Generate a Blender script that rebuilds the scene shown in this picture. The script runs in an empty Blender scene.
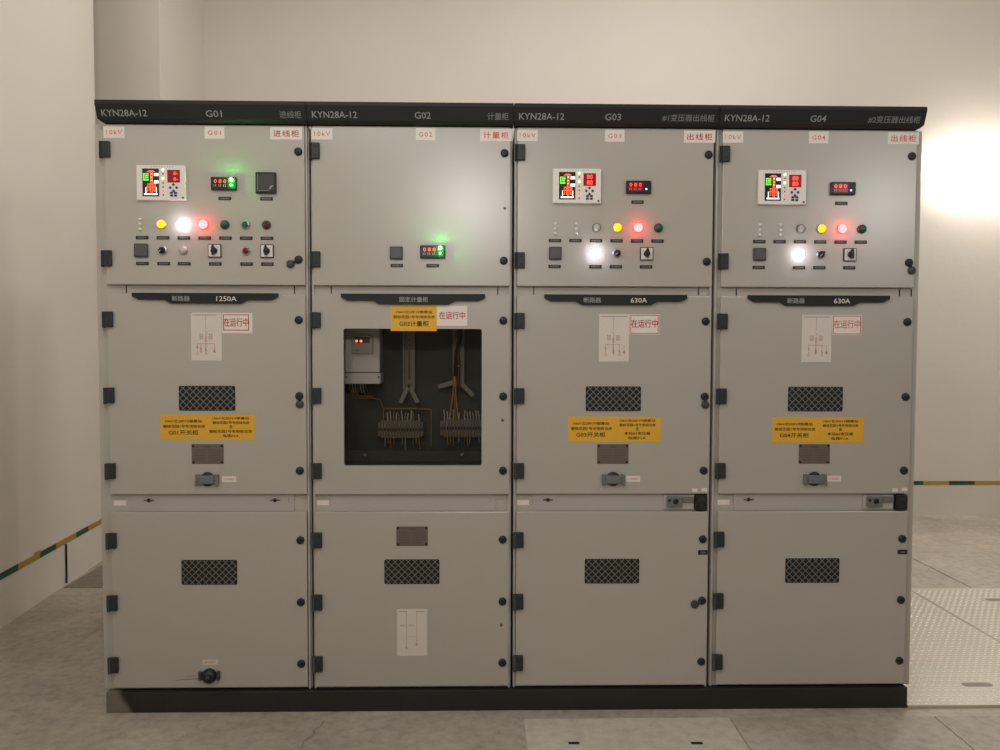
import bpy, bmesh, math, random
from mathutils import Vector, Matrix

random.seed(7)
scene = bpy.context.scene
COL = scene.collection
PI = math.pi


# ------------------------------------------------------------------ materials
def lin(r, g, b):
    def f(c):
        c /= 255.0
        return c / 12.92 if c <= 0.04045 else ((c + 0.055) / 1.055) ** 2.4
    return (f(r), f(g), f(b), 1.0)


def new_mat(name):
    m = bpy.data.materials.new(name)
    m.use_nodes = True
    nt = m.node_tree
    b = nt.nodes['Principled BSDF']
    return m, nt, b


def plain(name, rgb, rough=0.5, metal=0.0, spec=0.5, noise=0.06, nscale=60.0, bump=0.0, bscale=400.0):
    """painted / plastic / metal surface with a little procedural variation"""
    m, nt, b = new_mat(name)
    L = nt.links
    tc = nt.nodes.new('ShaderNodeTexCoord')
    nz = nt.nodes.new('ShaderNodeTexNoise')
    nz.inputs['Scale'].default_value = nscale
    nz.inputs['Detail'].default_value = 4
    L.new(tc.outputs['Object'], nz.inputs['Vector'])
    mix = nt.nodes.new('ShaderNodeMix')
    mix.data_type = 'RGBA'
    c = lin(*rgb)
    mix.inputs['A'].default_value = tuple(min(1, v * (1 - noise)) for v in c[:3]) + (1,)
    mix.inputs['B'].default_value = tuple(min(1, v * (1 + noise)) for v in c[:3]) + (1,)
    L.new(nz.outputs['Fac'], mix.inputs['Factor'])
    L.new(mix.outputs['Result'], b.inputs['Base Color'])
    b.inputs['Roughness'].default_value = rough
    b.inputs['Metallic'].default_value = metal
    b.inputs['Specular IOR Level'].default_value = spec
    if bump:
        nb = nt.nodes.new('ShaderNodeTexNoise')
        nb.inputs['Scale'].default_value = bscale
        L.new(tc.outputs['Object'], nb.inputs['Vector'])
        bp = nt.nodes.new('ShaderNodeBump')
        bp.inputs['Strength'].default_value = bump
        bp.inputs['Distance'].default_value = 0.001
        L.new(nb.outputs['Fac'], bp.inputs['Height'])
        L.new(bp.outputs['Normal'], b.inputs['Normal'])
    return m


def glow(name, rgb, strength, base=None):
    m, nt, b = new_mat(name)
    b.inputs['Base Color'].default_value = lin(*(base or rgb))
    b.inputs['Emission Color'].default_value = lin(*rgb)
    b.inputs['Emission Strength'].default_value = strength
    b.inputs['Roughness'].default_value = 0.3
    return m


def ramp(nt, fac, stops):
    r = nt.nodes.new('ShaderNodeValToRGB')
    el = r.color_ramp.elements
    while len(el) < len(stops):
        el.new(0.5)
    for e, (p, c) in zip(el, stops):
        e.position = p
        e.color = c
    nt.links.new(fac, r.inputs['Fac'])
    return r


def noise(nt, vec, scale, detail=5, rough=0.55, dist=0.0):
    n = nt.nodes.new('ShaderNodeTexNoise')
    n.inputs['Scale'].default_value = scale
    n.inputs['Detail'].default_value = detail
    n.inputs['Roughness'].default_value = rough
    n.inputs['Distortion'].default_value = dist
    nt.links.new(vec, n.inputs['Vector'])
    return n


def concrete(name, dark, light, rough=0.62, stain=0.5, seed=0.0):
    m, nt, b = new_mat(name)
    L = nt.links
    tc = nt.nodes.new('ShaderNodeTexCoord')
    mp = nt.nodes.new('ShaderNodeMapping')
    mp.inputs['Location'].default_value = (seed, seed * 0.7, 0)
    L.new(tc.outputs['Object'], mp.inputs['Vector'])
    v = mp.outputs['Vector']
    big = noise(nt, v, 1.8, 8, 0.68, 0.6)
    fine = noise(nt, v, 22.0, 6, 0.65)
    r1 = ramp(nt, big.outputs['Fac'], [(0.3, lin(*dark)), (0.7, lin(*light))])
    r2 = ramp(nt, fine.outputs['Fac'], [(0.32, (0.50, 0.49, 0.48, 1)), (0.58, (1, 1, 1, 1))])
    mul = nt.nodes.new('ShaderNodeMix')
    mul.data_type = 'RGBA'
    mul.blend_type = 'MULTIPLY'
    mul.inputs['Factor'].default_value = stain
    L.new(r1.outputs['Color'], mul.inputs['A'])
    L.new(r2.outputs['Color'], mul.inputs['B'])
    L.new(mul.outputs['Result'], b.inputs['Base Color'])
    b.inputs['Roughness'].default_value = rough
    b.inputs['Specular IOR Level'].default_value = 0.35
    bp = nt.nodes.new('ShaderNodeBump')
    bp.inputs['Strength'].default_value = 0.25
    bp.inputs['Distance'].default_value = 0.004
    L.new(fine.outputs['Fac'], bp.inputs['Height'])
    L.new(bp.outputs['Normal'], b.inputs['Normal'])
    return m


def plaster(name, rgb, rough=0.6):
    m, nt, b = new_mat(name)
    L = nt.links
    tc = nt.nodes.new('ShaderNodeTexCoord')
    v = tc.outputs['Object']
    big = noise(nt, v, 0.9, 3, 0.5)
    c = lin(*rgb)
    r1 = ramp(nt, big.outputs['Fac'], [(0.3, tuple(x * 0.95 for x in c[:3]) + (1,)), (0.7, c)])
    L.new(r1.outputs['Color'], b.inputs['Base Color'])
    b.inputs['Roughness'].default_value = rough
    fine = noise(nt, v, 9.0, 6, 0.6)
    bp = nt.nodes.new('ShaderNodeBump')
    bp.inputs['Strength'].default_value = 0.2
    bp.inputs['Distance'].default_value = 0.01
    L.new(fine.outputs['Fac'], bp.inputs['Height'])
    L.new(bp.outputs['Normal'], b.inputs['Normal'])
    return m


def glass_mat(name):
    m, nt, b = new_mat(name)
    nt.nodes.remove(b)
    out = nt.nodes['Material Output']
    tr = nt.nodes.new('ShaderNodeBsdfTransparent')
    tr.inputs['Color'].default_value = (0.93, 0.93, 0.91, 1)
    gl = nt.nodes.new('ShaderNodeBsdfGlossy')
    gl.inputs['Roughness'].default_value = 0.06
    fr = nt.nodes.new('ShaderNodeFresnel')
    fr.inputs['IOR'].default_value = 1.35
    mx = nt.nodes.new('ShaderNodeMixShader')
    nt.links.new(fr.outputs[0], mx.inputs[0])
    nt.links.new(tr.outputs[0], mx.inputs[1])
    nt.links.new(gl.outputs[0], mx.inputs[2])
    nt.links.new(mx.outputs[0], out.inputs['Surface'])
    return m


M = {}
M['paint'] = plain('grey_powder_coat', (179, 175, 166), 0.30, spec=1.0, noise=0.02, nscale=5, bump=0.012, bscale=500)
M['frame'] = plain('frame_powder_coat', (184, 179, 170), 0.42, noise=0.03, nscale=6, bump=0.012, bscale=500)
M['strip'] = plain('shutter_grey', (180, 174, 171), 0.5, noise=0.03, nscale=8)
M['header'] = plain('header_black', (18, 21, 23), 0.6, noise=0.08, nscale=8)
M['black'] = plain('black_plastic', (27, 29, 30), 0.42, noise=0.1, nscale=40)
M['hole'] = plain('dark_recess', (26, 27, 26), 0.8, noise=0.1)
M['hinge'] = plain('hinge_black', (40, 43, 44), 0.5, noise=0.1, nscale=50)
M['gun'] = plain('gunmetal_grey', (118, 120, 117), 0.45, metal=0.2, noise=0.1, nscale=30)
M['dkgrey'] = plain('dark_grey_plastic', (62, 64, 64), 0.5, noise=0.08)
M['mid'] = plain('meter_face_grey', (88, 84, 80), 0.35, noise=0.05)
M['white'] = plain('white_plastic', (236, 232, 226), 0.45, noise=0.02)
M['sticker'] = plain('white_sticker', (232, 224, 216), 0.55, noise=0.02)
M['paper'] = plain('paper', (220, 211, 202), 0.7, noise=0.02)
M['yellow'] = plain('yellow_sticker', (230, 176, 50), 0.5, noise=0.05, nscale=20)
M['red'] = plain('red_print', (186, 40, 52), 0.6)
M['palered'] = plain('pale_red_print', (214, 98, 92), 0.6)
M['pinkline'] = plain('faded_line_print', (176, 146, 136), 0.7)
M['pinkline2'] = plain('faded_red_line_print', (190, 138, 128), 0.7)
M['ink'] = plain('brown_black_ink', (44, 30, 8), 0.6)
M['grey_print'] = plain('grey_print', (150, 152, 152), 0.5)
M['dim_print'] = plain('dim_grey_print', (118, 121, 122), 0.5)
M['tag_print'] = plain('tag_print', (140, 135, 126), 0.5)
M['mesh'] = plain('grille_wire', (122, 121, 114), 0.5, metal=0.2)
M['plate'] = plain('etched_nameplate', (112, 101, 92), 0.45, metal=0.15, noise=0.12, nscale=60)
M['plate_print'] = plain('nameplate_print', (92, 82, 75), 0.5, metal=0.3)
M['silver'] = plain('silver_metal', (190, 188, 182), 0.3, metal=0.8)
M['brass'] = plain('dull_brass', (120, 96, 66), 0.4, metal=0.6)
M['green_lens'] = plain('green_lens', (28, 92, 70), 0.25)
M['dkred_lens'] = plain('dark_red_lens', (92, 30, 30), 0.25)
M['white_lens'] = plain('white_lens', (196, 190, 182), 0.25)
M['g_white'] = glow('lamp_white', (240, 236, 255), 78)
M['g_red'] = glow('lamp_red', (255, 25, 25), 75)
M['g_redcore'] = glow('lamp_red_core', (255, 150, 150), 12)
M['g_yellow'] = glow('lamp_yellow', (255, 178, 0), 2.0)
M['s_red'] = glow('screen_red', (255, 66, 50), 3.0)
M['s_orange'] = glow('screen_orange', (255, 100, 62), 1.05)
M['s_green'] = glow('screen_green', (110, 225, 60), .95)
M['s_white'] = glow('screen_white', (255, 248, 242), 1.1)
M['s_dkred'] = glow('screen_dark_red', (150, 4, 18), 0.55, (60, 5, 8))
M['key'] = plain('key_navy', (40, 47, 78), 0.5)
M['s_black'] = plain('screen_black', (34, 28, 26), 0.25)
M['led_green'] = glow('led_green', (40, 255, 60), 600)
M['led_pale'] = glow('led_pale_green', (190, 255, 170), 1.4)
M['led_red'] = glow('led_small_red', (255, 80, 80), 1.6)
M['led_meter'] = glow('led_meter', (255, 90, 50), 5)
M['digits'] = glow('digits_red', (255, 80, 70), 1.4)
M['panel_dark'] = plain('mounting_panel', (60, 60, 55), 0.7, noise=0.1, nscale=9)
M['inner'] = plain('inner_dark', (74, 74, 68), 0.8)
M['meterbody'] = plain('meter_case', (206, 200, 194), 0.5, noise=0.03)
M['bracket'] = plain('bracket_galv', (132, 128, 116), 0.5, metal=0.2, noise=0.1)
M['terminal'] = plain('terminal_grey', (124, 114, 102), 0.6, noise=0.2, nscale=120)
M['wire_tan'] = plain('wire_tan', (150, 118, 66), 0.5)
M['wire_yel'] = plain('wire_yellow', (196, 150, 48), 0.5)
M['wire_red'] = plain('wire_red_brown', (96, 44, 34), 0.5)
M['wire_white'] = plain('wire_white', (190, 184, 170), 0.5)
M['plinth'] = plain('plinth_black', (37, 35, 32), 0.6, noise=0.35, nscale=7)


def dusty_end(m):
    """pale plaster dust on the first centimetres of the plinth"""
    nt = m.node_tree
    b = nt.nodes['Principled BSDF']
    old = b.inputs['Base Color'].links[0].from_socket
    tc = nt.nodes.new('ShaderNodeTexCoord')
    sx = nt.nodes.new('ShaderNodeSeparateXYZ')
    nt.links.new(tc.outputs['Object'], sx.inputs[0])
    k = nt.nodes.new('ShaderNodeMath')
    k.operation = 'MULTIPLY_ADD'
    k.inputs[1].default_value = .6
    nt.links.new(sx.outputs['Z'], k.inputs[0])
    nt.links.new(sx.outputs['X'], k.inputs[2])
    mr = nt.nodes.new('ShaderNodeMapRange')
    mr.inputs['From Min'].default_value = -1.505
    mr.inputs['From Max'].default_value = -1.530
    nt.links.new(k.outputs[0], mr.inputs['Value'])
    mx = nt.nodes.new('ShaderNodeMix')
    mx.data_type = 'RGBA'
    nt.links.new(mr.outputs[0], mx.inputs['Factor'])
    nt.links.new(old, mx.inputs['A'])
    mx.inputs['B'].default_value = lin(120, 112, 100)
    nt.links.new(mx.outputs['Result'], b.inputs['Base Color'])


dusty_end(M['plinth'])
M['wall'] = plaster('wall_plaster', (228, 220, 210))
M['ceil'] = plaster('ceiling_plaster', (220, 212, 200))
M['wall_lit'] = plaster('left_wall_plaster_lit', (240, 232, 222))  # wall plaster made paler, standing in for stronger light on the left wall
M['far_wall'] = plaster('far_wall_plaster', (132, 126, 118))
M['floor'] = concrete('floor_concrete', (166, 156, 143), (202, 192, 178), stain=0.5)
M['slab'] = concrete('slab_concrete', (204, 195, 182), (222, 214, 202), stain=0.35, seed=3.1)
M['slab2'] = concrete('slab_concrete_b', (166, 157, 145), (196, 187, 174), stain=0.45, seed=5.7)
M['slab3'] = concrete('slab_concrete_shaded', (132, 124, 112), (156, 148, 136), stain=0.4, seed=8.2)  # concrete darkened, with the cabinet's shadow put into its colour
M['tread'] = plain('tread_plate_paint', (192, 184, 169), 0.4, metal=0.1, noise=0.08, nscale=6)
M['tread_up'] = plain('tread_lozenge', (236, 230, 216), 0.32, metal=0.15, noise=0.05)
M['slot'] = plain('slot_shadow', (138, 130, 116), 0.6)
M['tape_y'] = plain('tape_yellow', (182, 150, 66), 0.5, noise=0.1, nscale=20)
M['tape_g'] = plain('tape_green', (24, 88, 58), 0.5, noise=0.1, nscale=20)
M['tube'] = glow('lamp_tube', (255, 247, 236), 90)
M['glass'] = glass_mat('window_glass')


# ------------------------------------------------------------------ mesh builder
_txt = {}


def text_polys(s, sp=1.0, wt=None):
    key = (s, sp, wt)
    if key not in _txt:
        cu = bpy.data.curves.new('t', 'FONT')
        cu.body = s
        cu.size = 1.0
        cu.resolution_u = 2
        cu.space_character = sp
        cu.offset = wt if wt is not None else .012 if any(ord(c) > 255 for c in s) else .004
        o = bpy.data.objects.new('t', cu)
        COL.objects.link(o)
        dg = bpy.context.evaluated_depsgraph_get()
        me = bpy.data.meshes.new_from_object(o.evaluated_get(dg))
        vs = [tuple(v.co) for v in me.vertices]
        fs = [tuple(p.vertices) for p in me.polygons]
        bpy.data.objects.remove(o)
        bpy.data.curves.remove(cu)
        bpy.data.meshes.remove(me)
        _txt[key] = (vs, fs)
    return _txt[key]


def rrect(x0, x1, z0, z1, r, n=4):
    pts = []
    for cx, cz, a in ((x1 - r, z1 - r, 0), (x0 + r, z1 - r, 90), (x0 + r, z0 + r, 180), (x1 - r, z0 + r, 270)):
        for i in range(n + 1):
            t = math.radians(a + 90 * i / n)
            pts.append((cx + r * math.cos(t), cz + r * math.sin(t)))
    return pts


class MB:
    def __init__(self):
        self.v, self.f, self.m, self.s = [], [], [], []

    def add(self, vs, fs, mi=0, smooth=False):
        n = len(self.v)
        self.v += [tuple(p) for p in vs]
        for f in fs:
            self.f.append(tuple(i + n for i in f))
            self.m.append(mi)
            self.s.append(smooth)
        return self

    def box(self, x0, x1, y0, y1, z0, z1, mi=0, bev=0.0, seg=2):
        bm = bmesh.new()
        bmesh.ops.create_cube(bm, size=1.0)
        for v in bm.verts:
            v.co = Vector((x0 + (v.co.x + .5) * (x1 - x0), y0 + (v.co.y + .5) * (y1 - y0), z0 + (v.co.z + .5) * (z1 - z0)))
        if bev:
            bmesh.ops.bevel(bm, geom=bm.edges[:], offset=bev, segments=seg, affect='EDGES', profile=0.5)
        bm.verts.index_update()
        self.add([v.co for v in bm.verts], [[v.index for v in f.verts] for f in bm.faces], mi)
        bm.free()
        return self

    def prism(self, pts, y0, y1, mi=0):
        """polygon given in (x, z), extruded from y0 (front) to y1"""
        n = len(pts)
        area = sum(pts[i][0] * pts[(i + 1) % n][1] - pts[(i + 1) % n][0] * pts[i][1] for i in range(n))
        if area < 0:
            pts = pts[::-1]
        vs = [(x, y0, z) for x, z in pts] + [(x, y1, z) for x, z in pts]
        fs = [tuple(range(n)), tuple(range(2 * n - 1, n - 1, -1))]
        for i in range(n):
            j = (i + 1) % n
            fs.append((i, i + n, j + n, j))
        return self.add(vs, fs, mi)

    def lathe(self, cx, cz, prof, n=24, mi=0, smooth=True):
        """profile of (radius, y), axis along y, first entry nearest the viewer"""
        vs, fs = [], []
        for r, y in prof:
            for k in range(n):
                a = 2 * PI * k / n
                vs.append((cx + r * math.cos(a), y, cz + r * math.sin(a)))
        for i in range(len(prof) - 1):
            for k in range(n):
                j = (k + 1) % n
                fs.append((i * n + k, (i + 1) * n + k, (i + 1) * n + j, i * n + j))
        fs.append(tuple(range(n)))
        fs.append(tuple(reversed(range((len(prof) - 1) * n, len(prof) * n))))
        return self.add(vs, fs, mi, smooth)

    def tube(self, pts, r, n=8, mi=0):
        pts = [Vector(p) for p in pts]
        vs, fs = [], []
        for i, p in enumerate(pts):
            d = (pts[min(i + 1, len(pts) - 1)] - pts[max(i - 1, 0)]).normalized()
            a = d.orthogonal().normalized() if i == 0 else (a - d * a.dot(d)).normalized()
            b = d.cross(a)
            for k in range(n):
                t = 2 * PI * k / n
                vs.append(p + a * (r * math.cos(t)) + b * (r * math.sin(t)))
        for i in range(len(pts) - 1):
            for k in range(n):
                j = (k + 1) % n
                fs.append((i * n + k, i * n + j, (i + 1) * n + j, (i + 1) * n + k))
        fs.append(tuple(range(n)))
        fs.append(tuple(range((len(pts) - 1) * n, len(pts) * n)))
        return self.add(vs, fs, mi, True)

    def bar(self, a, b, w, y, mi=0):
        """flat stroke between two (x, z) points on the plane y"""
        dx, dz = b[0] - a[0], b[1] - a[1]
        l = math.hypot(dx, dz) or 1
        nx, nz = -dz / l * w / 2, dx / l * w / 2
        return self.add([(a[0] - nx, y, a[1] - nz), (b[0] - nx, y, b[1] - nz), (b[0] + nx, y, b[1] + nz), (a[0] + nx, y, a[1] + nz)], [(0, 1, 2, 3)], mi)

    def quad(self, x0, x1, z0, z1, y, mi=0):
        return self.add([(x0, y, z0), (x1, y, z0), (x1, y, z1), (x0, y, z1)], [(0, 1, 2, 3)], mi)

    def text(self, s, x0, x1, z0, z1, y, mi=0, sp=1.0, wt=None):
        """lettering stretched to fill the given rectangle, facing -y"""
        vs, fs = text_polys(s, sp, wt)
        if not vs:
            return self
        ax, bx = min(v[0] for v in vs), max(v[0] for v in vs)
        az, bz = min(v[1] for v in vs), max(v[1] for v in vs)
        kx, kz = (x1 - x0) / (bx - ax), (z1 - z0) / max(1e-6, bz - az)
        yy = y if callable(y) else (lambda z: y)
        out = []
        for v in vs:
            z = z0 + (v[1] - az) * kz
            out.append((x0 + (v[0] - ax) * kx, yy(z), z))
        return self.add(out, fs, mi)

    def mesh(self, name, mats):
        me = bpy.data.meshes.new(name)
        me.from_pydata(self.v, [], self.f)
        for m in mats:
            me.materials.append(M[m])
        for p, mi, s in zip(me.polygons, self.m, self.s):
            p.material_index = mi
            p.use_smooth = s
        me.update()
        return me

    def build(self, name, mats, parent=None, loc=(0, 0, 0), label=None):
        if isinstance(mats, str):
            mats = [mats]
        return link(name, self.mesh(name, mats), parent, loc, label)


def link(name, me, parent=None, loc=(0, 0, 0), label=None):
    o = bpy.data.objects.new(name, me)
    COL.objects.link(o)
    o.parent = parent
    o.location = loc
    if label:
        o['label'] = label
    return o


def empty(name, loc):
    o = bpy.data.objects.new(name, None)
    o.empty_display_size = 0.2
    COL.objects.link(o)
    o.location = loc
    return o


def tag(o, label, cat, group=None):
    o['label'] = label
    o['category'] = cat
    if group:
        o['group'] = group
    return o


def struct(o):
    o['kind'] = 'structure'
    return o


# ------------------------------------------------------------------ the room
XL, YB, YF, XR, ZC = -2.65, 3.62, -6.5, 7.0, 4.9
floor = struct(MB().box(-3.8, XR, YF, YB + .2, -.2, 0).build('floor', 'floor'))
ck = MB()
cr = [(-.735, -.085), (-.74, -.13), (-.76, -.16), (-.75, -.20), (-.78, -.25), (-.775, -.29)]
for (xa, ya), (xb, yb), wd in zip(cr, cr[1:], (.004, .007, .006, .009, .005)):
    ck.add([(xa - wd, ya, .0006), (xb - wd, yb, .0006), (xb + wd * .4, yb, .0006), (xa + wd * .4, ya, .0006)], [(0, 1, 2, 3)])
ck.build('crack', 'slot', floor)
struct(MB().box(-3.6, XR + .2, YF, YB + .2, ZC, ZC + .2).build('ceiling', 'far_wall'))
struct(MB().box(-3.6, XR + .2, YB, YB + .2, 0, ZC).build('wall_back', 'wall'))


def lean(y):
    """the left wall is not quite square to the back wall"""
    return .046 - .0702 * (y - .94)


wl = MB()
wl.prism([(XL, YF), (XL, 2.18), (XL - .004, 2.24), (XL - .016, 2.29), (XL - .036, 2.33), (XL - .07, 2.36), (XL - .12, 2.375), (-3.8, 2.375), (-3.8, YF)], 0, ZC)
wl.v = [(x + lean(z), z, y) for x, y, z in wl.v]          # polygon lies in plan, extruded upwards
wl.f = [f[::-1] for f in wl.f]
struct(wl.build('wall_left', 'wall_lit'))
struct(MB().box(-3.7, -3.6, 2.0, YB + .2, 0, ZC).build('wall_recess', 'wall'))
struct(MB().box(-3.6, -2.445, 2.71, YB, 0, ZC, bev=.003).build('trim_1', 'wall'))          # column in the far left corner
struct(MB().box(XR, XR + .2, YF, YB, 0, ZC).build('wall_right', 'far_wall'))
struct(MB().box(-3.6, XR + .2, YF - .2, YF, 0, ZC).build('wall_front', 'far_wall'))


# striped tapes on the walls
def striped(pos0, pos1, cuts, first, axis, fix, z0, z1):
    mb = MB()
    edges = [pos0] + cuts + [pos1]
    k = first
    for a, b in zip(edges, edges[1:]):
        if axis == 'x':
            mb.box(a, b, fix - .003, fix + .003, z0, z1, k)
        else:
            mb.box(fix - .006, fix + .003, a, b, z0, z1, k)
        k = 1 - k
    return mb


t = striped(-3.0, 2.24, [-2.7, -2.35, -2.0, -1.65, -1.3, -.95, -.6, -.25, .1, .45, .8, 1.13, 1.37, 1.57, 1.84, 2.02], 0, 'y', XL, .252, .286)
t.box(XL - .002, XL + .0036, 1.31, 1.38, .275, .298, 0)
t.v = [(x + lean(y), y, z) for x, y, z in t.v]
tag(t.build('warning_tape', ['tape_y', 'tape_g']), 'yellow and green striped tape low on the wall beside the G01 cabinet', 'tape', 'striped tapes on the walls')
t = striped(1.2, 6.6, [1.6, 1.95, 2.3, 2.65, 3.0, 3.36, 3.68, 3.905, 4.13, 4.36, 4.6, 4.85, 5.1, 5.4, 5.7, 6.0, 6.3], 1, 'x', YB, .262, .296)
tag(t.build('warning_tape', ['tape_y', 'tape_g']), 'yellow and green striped tape low on the back wall behind the G04 cabinet', 'tape', 'striped tapes on the walls')
cab = MB().tube([(XL + .006, 1.69, .012), (XL + .006, 1.692, .1), (XL + .007, 1.69, .17), (XL + .006, 1.693, .25)], .006)
cab.v = [(x + lean(1.69), y, z) for x, y, z in cab.v]
tag(cab.build('cable_stub', 'black'), 'short dark cable stub rising from the floor to the striped tape', 'cable')

# tube lamp on the back wall
lamp = empty('wall_lamp', (4.2, YB, 2.945))
tag(lamp, 'glowing white oblong lamp high on the back wall behind the G04 cabinet', 'lamp')
MB().prism(rrect(-.51, .55, -.075, .075, .07, 8), -.034, 0).build('housing', 'white', lamp)
df = MB()
ring = [rrect(-.52 + q, .56 - q, -.085 + q, .085 - q, .08 - q * .9, 8) for q in (0, .004, .02, .055)]
ys = (-.034, -.06, -.078, -.088)
n = len(ring[0])
vs = [(x, y, z) for rg, y in zip(ring, ys) for x, z in rg]
fs = [(i * n + j, i * n + (j + 1) % n, (i + 1) * n + (j + 1) % n, (i + 1) * n + j) for i in range(3) for j in range(n)] + [tuple(range(3 * n, 4 * n))]
df.add(vs, fs, 0, True)
df.build('diffuser', 'tube', lamp)

# floor covers and plates
def slab(x0, x1, y0, y1, mat, label, slots=(), h=.005, cat='floor cover', group='concrete trench covers', name='trench_cover'):
    e = MB().box(x0, x1, y0, y1, .0004, h, bev=.002).build(name, mat)
    tag(e, label, cat, group)
    for (a, b, c) in slots:
        MB().box(a, b, c - .009, c + .009, h - .001, h + .0012, bev=.001).build('lifting_slot', 'hole', e)
    return e


slab(.045, .855, -.95, -.09, 'slab', 'pale concrete trench cover with two dark lifting slots in front of the G03 cabinet', [(.2, .24, -.285), (.653, .696, -.292)])
slab(.859, 1.671, -.95, -.092, 'slab2', 'plain brownish concrete trench cover on the floor in front of the G04 cabinet')
slab(1.675, 2.487, -.95, -.09, 'slab2', 'plain concrete trench cover on the floor in front of the metal tread plate')
slab(1.66, 2.838, 1.545, 2.372, 'slab2', 'concrete floor cover beyond the tread plate, nearer to the G04 cabinet', h=.004)
slab(2.845, 4.1, 1.545, 2.372, 'slab2', 'concrete floor cover beyond the tread plate, farther from the G04 cabinet', h=.004)
slab(-2.64, -1.66, 1.63, 2.4, 'slab3', 'concrete floor cover toned with cabinet shade between the white wall and the G01 cabinet', h=.004)


def tread(x0, x1, y0, y1, label, slots):
    mb = MB().box(x0, x1, y0, y1, .0004, .012, 0)
    p = .034
    j, y = 0, y0 + .02
    while y < y1 - .015:
        x = x0 + .018 + (p / 2 if j % 2 else 0)
        i = 0
        while x < x1 - .015:
            if not any(a - .02 < x < b + .02 and abs(y - c) < .03 for a, b, c in slots):
                s = 1 if j % 2 else -1
                ca, sa = math.cos(s * .5), math.sin(s * .5)
                q = []
                for u, w in ((-.0135, 0), (0, -.0055), (.0135, 0), (0, .0055)):
                    q.append((x + u * ca - w * sa, y + u * sa + w * ca))
                vs = [(a, b, .012) for a, b in q] + [(x - .007 * ca, y - .007 * sa, .0142), (x + .007 * ca, y + .007 * sa, .0142)]
                mb.add(vs, [(0, 1, 5, 4), (1, 2, 5), (2, 3, 4, 5), (3, 0, 4)], 1)
            x += p
        y += .024
        j += 1
    o = mb.build('tread_plate', ['tread', 'tread_up'])
    tag(o, label, 'floor plate', 'metal tread plates on the floor')
    for a, b, c in slots:
        MB().prism(rrect(a, b, c - .02, c + .02, .0199), .0121, .0128)
        s = MB().prism(rrect(a, b, c - .02, c + .02, .0199), .0121, .0128)
        s.v = [(x, z, y) for x, y, z in s.v]
        s.f = [f[::-1] for f in s.f]
        s.build('lifting_slot', 'slot', o)


tread(1.612, 2.43, -.012, 1.535, 'pale metal tread plate on the floor touching the side of the G04 cabinet', [(1.95, 2.082, .18)])
tread(2.436, 3.25, -.012, 1.535, 'pale metal tread plate separated from the G04 cabinet by another plate', [(2.77, 2.92, 1.31)])

# black plinth under the whole row
pl = MB()
pl.box(-1.618, 1.610, -.010, .09, 0, .084, 0, .003)
pl.box(-1.60, 1.605, 1.38, 1.46, 0, .084, 0)
for x in (-1.60, 1.545):
    pl.box(x, x + .06, .09, 1.38, 0, .084, 0)
tag(pl.build('plinth', 'plinth'), 'long black steel plinth on the floor under all four cabinets', 'plinth')


# ------------------------------------------------------------------ cabinet pieces
_cache = {}


def piece(key, fn):
    """build a shared mesh once (key -> mesh datablock)"""
    if key not in _cache:
        name, mb, mats = fn()
        _cache[key] = mb.mesh(name, [mats] if isinstance(mats, str) else mats)
    return _cache[key]


def hinge(parent, x, z):
    def f():
        mb = MB().box(-.012, .02, -.014, .001, -.031, .031, 0, .003)
        mb.tube([(-.014, -.008, -.034), (-.014, -.008, .030)], .0075, 10)
        for q in (-.016, .016):
            mb.lathe(.006, q, [(.003, -.0148), (.005, -.0142), (.005, -.012)], 10)
        return 'hinge', mb, 'hinge'
    link('hinge', piece('hinge', f), parent, (x, 0, z))


def lock(parent, x, z, r=.0158):
    def f():
        mb = MB()
        mb.lathe(0, 0, [(.007, -.010), (.012, -.0092), (r, -.005), (r, 0)], 24, 0)
        mb.box(-.0055, .0055, -.0112, -.009, -.0014, .0014, 1)
        return 'lock', mb, ['black', 'hole']
    link('lock', piece('lock', f), parent, (x, 0, z))


def lock_cover(parent, x, z, dx, dz):
    mb = MB().lathe(dx, dz, [(.009, -.011), (.0155, -.008), (.0155, -.001)], 22)
    l = math.hypot(dx, dz)
    mb.tube([(dx * .2, -.006, dz * .2), (dx, -.006, dz)], .005, 8)
    mb.build('lock_cover', 'dkgrey', parent, (x, 0, z), 'grey rubber dust cover hanging open')


def screw(parent, x, z, mat='silver'):
    MB().lathe(0, 0, [(.002, -.004), (.0055, -.002), (.006, 0)], 12).build('screw', mat, parent, (x, 0, z))


def vent(root, x0, x1, z0, z1):
    w, h = x1 - x0, z1 - z0

    def f():
        return 'vent_grille', MB().prism(rrect(0, w, 0, h, .006), -.0012, .001, 0), 'hole'

    def g():
        mb = MB()
        st, wd = .0265, .0031
        m = .002
        for fam in (1, -1):
            c = -h
            while c < w + h:
                # line x = c + fam-direction * z
                pts = []
                for z in (m, h - m):
                    x = c + z if fam == 1 else c + (h - z)
                    pts.append([x, z])
                (xa, za), (xb, zb) = pts
                lo, hi = m, w - m
                def clip(xa, za, xb, zb):
                    if (xa < lo and xb < lo) or (xa > hi and xb > hi):
                        return None
                    def cut(p, q):
                        for lim in (lo, hi):
                            if (p[0] < lim < q[0]) and lim == lo or (p[0] > lim > q[0]) and lim == hi:
                                t = (lim - p[0]) / (q[0] - p[0])
                                return (lim, p[1] + t * (q[1] - p[1]))
                        return p
                    p, q = (xa, za), (xb, zb)
                    return cut(p, q), cut(q, p)
                r = clip(xa, za, xb, zb)
                if r and math.dist(*r) > .004:
                    mb.bar(r[0], r[1], wd, -.0018 if fam == 1 else -.0021)
                c += st
        return 'wire_mesh', mb, 'mesh'
    o = link('vent_grille', piece(('vent', round(w, 3)), f), root, (x0, 0, z0))
    link('wire_mesh', piece(('ventm', round(w, 3)), g), o, (0, 0, 0))


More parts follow.
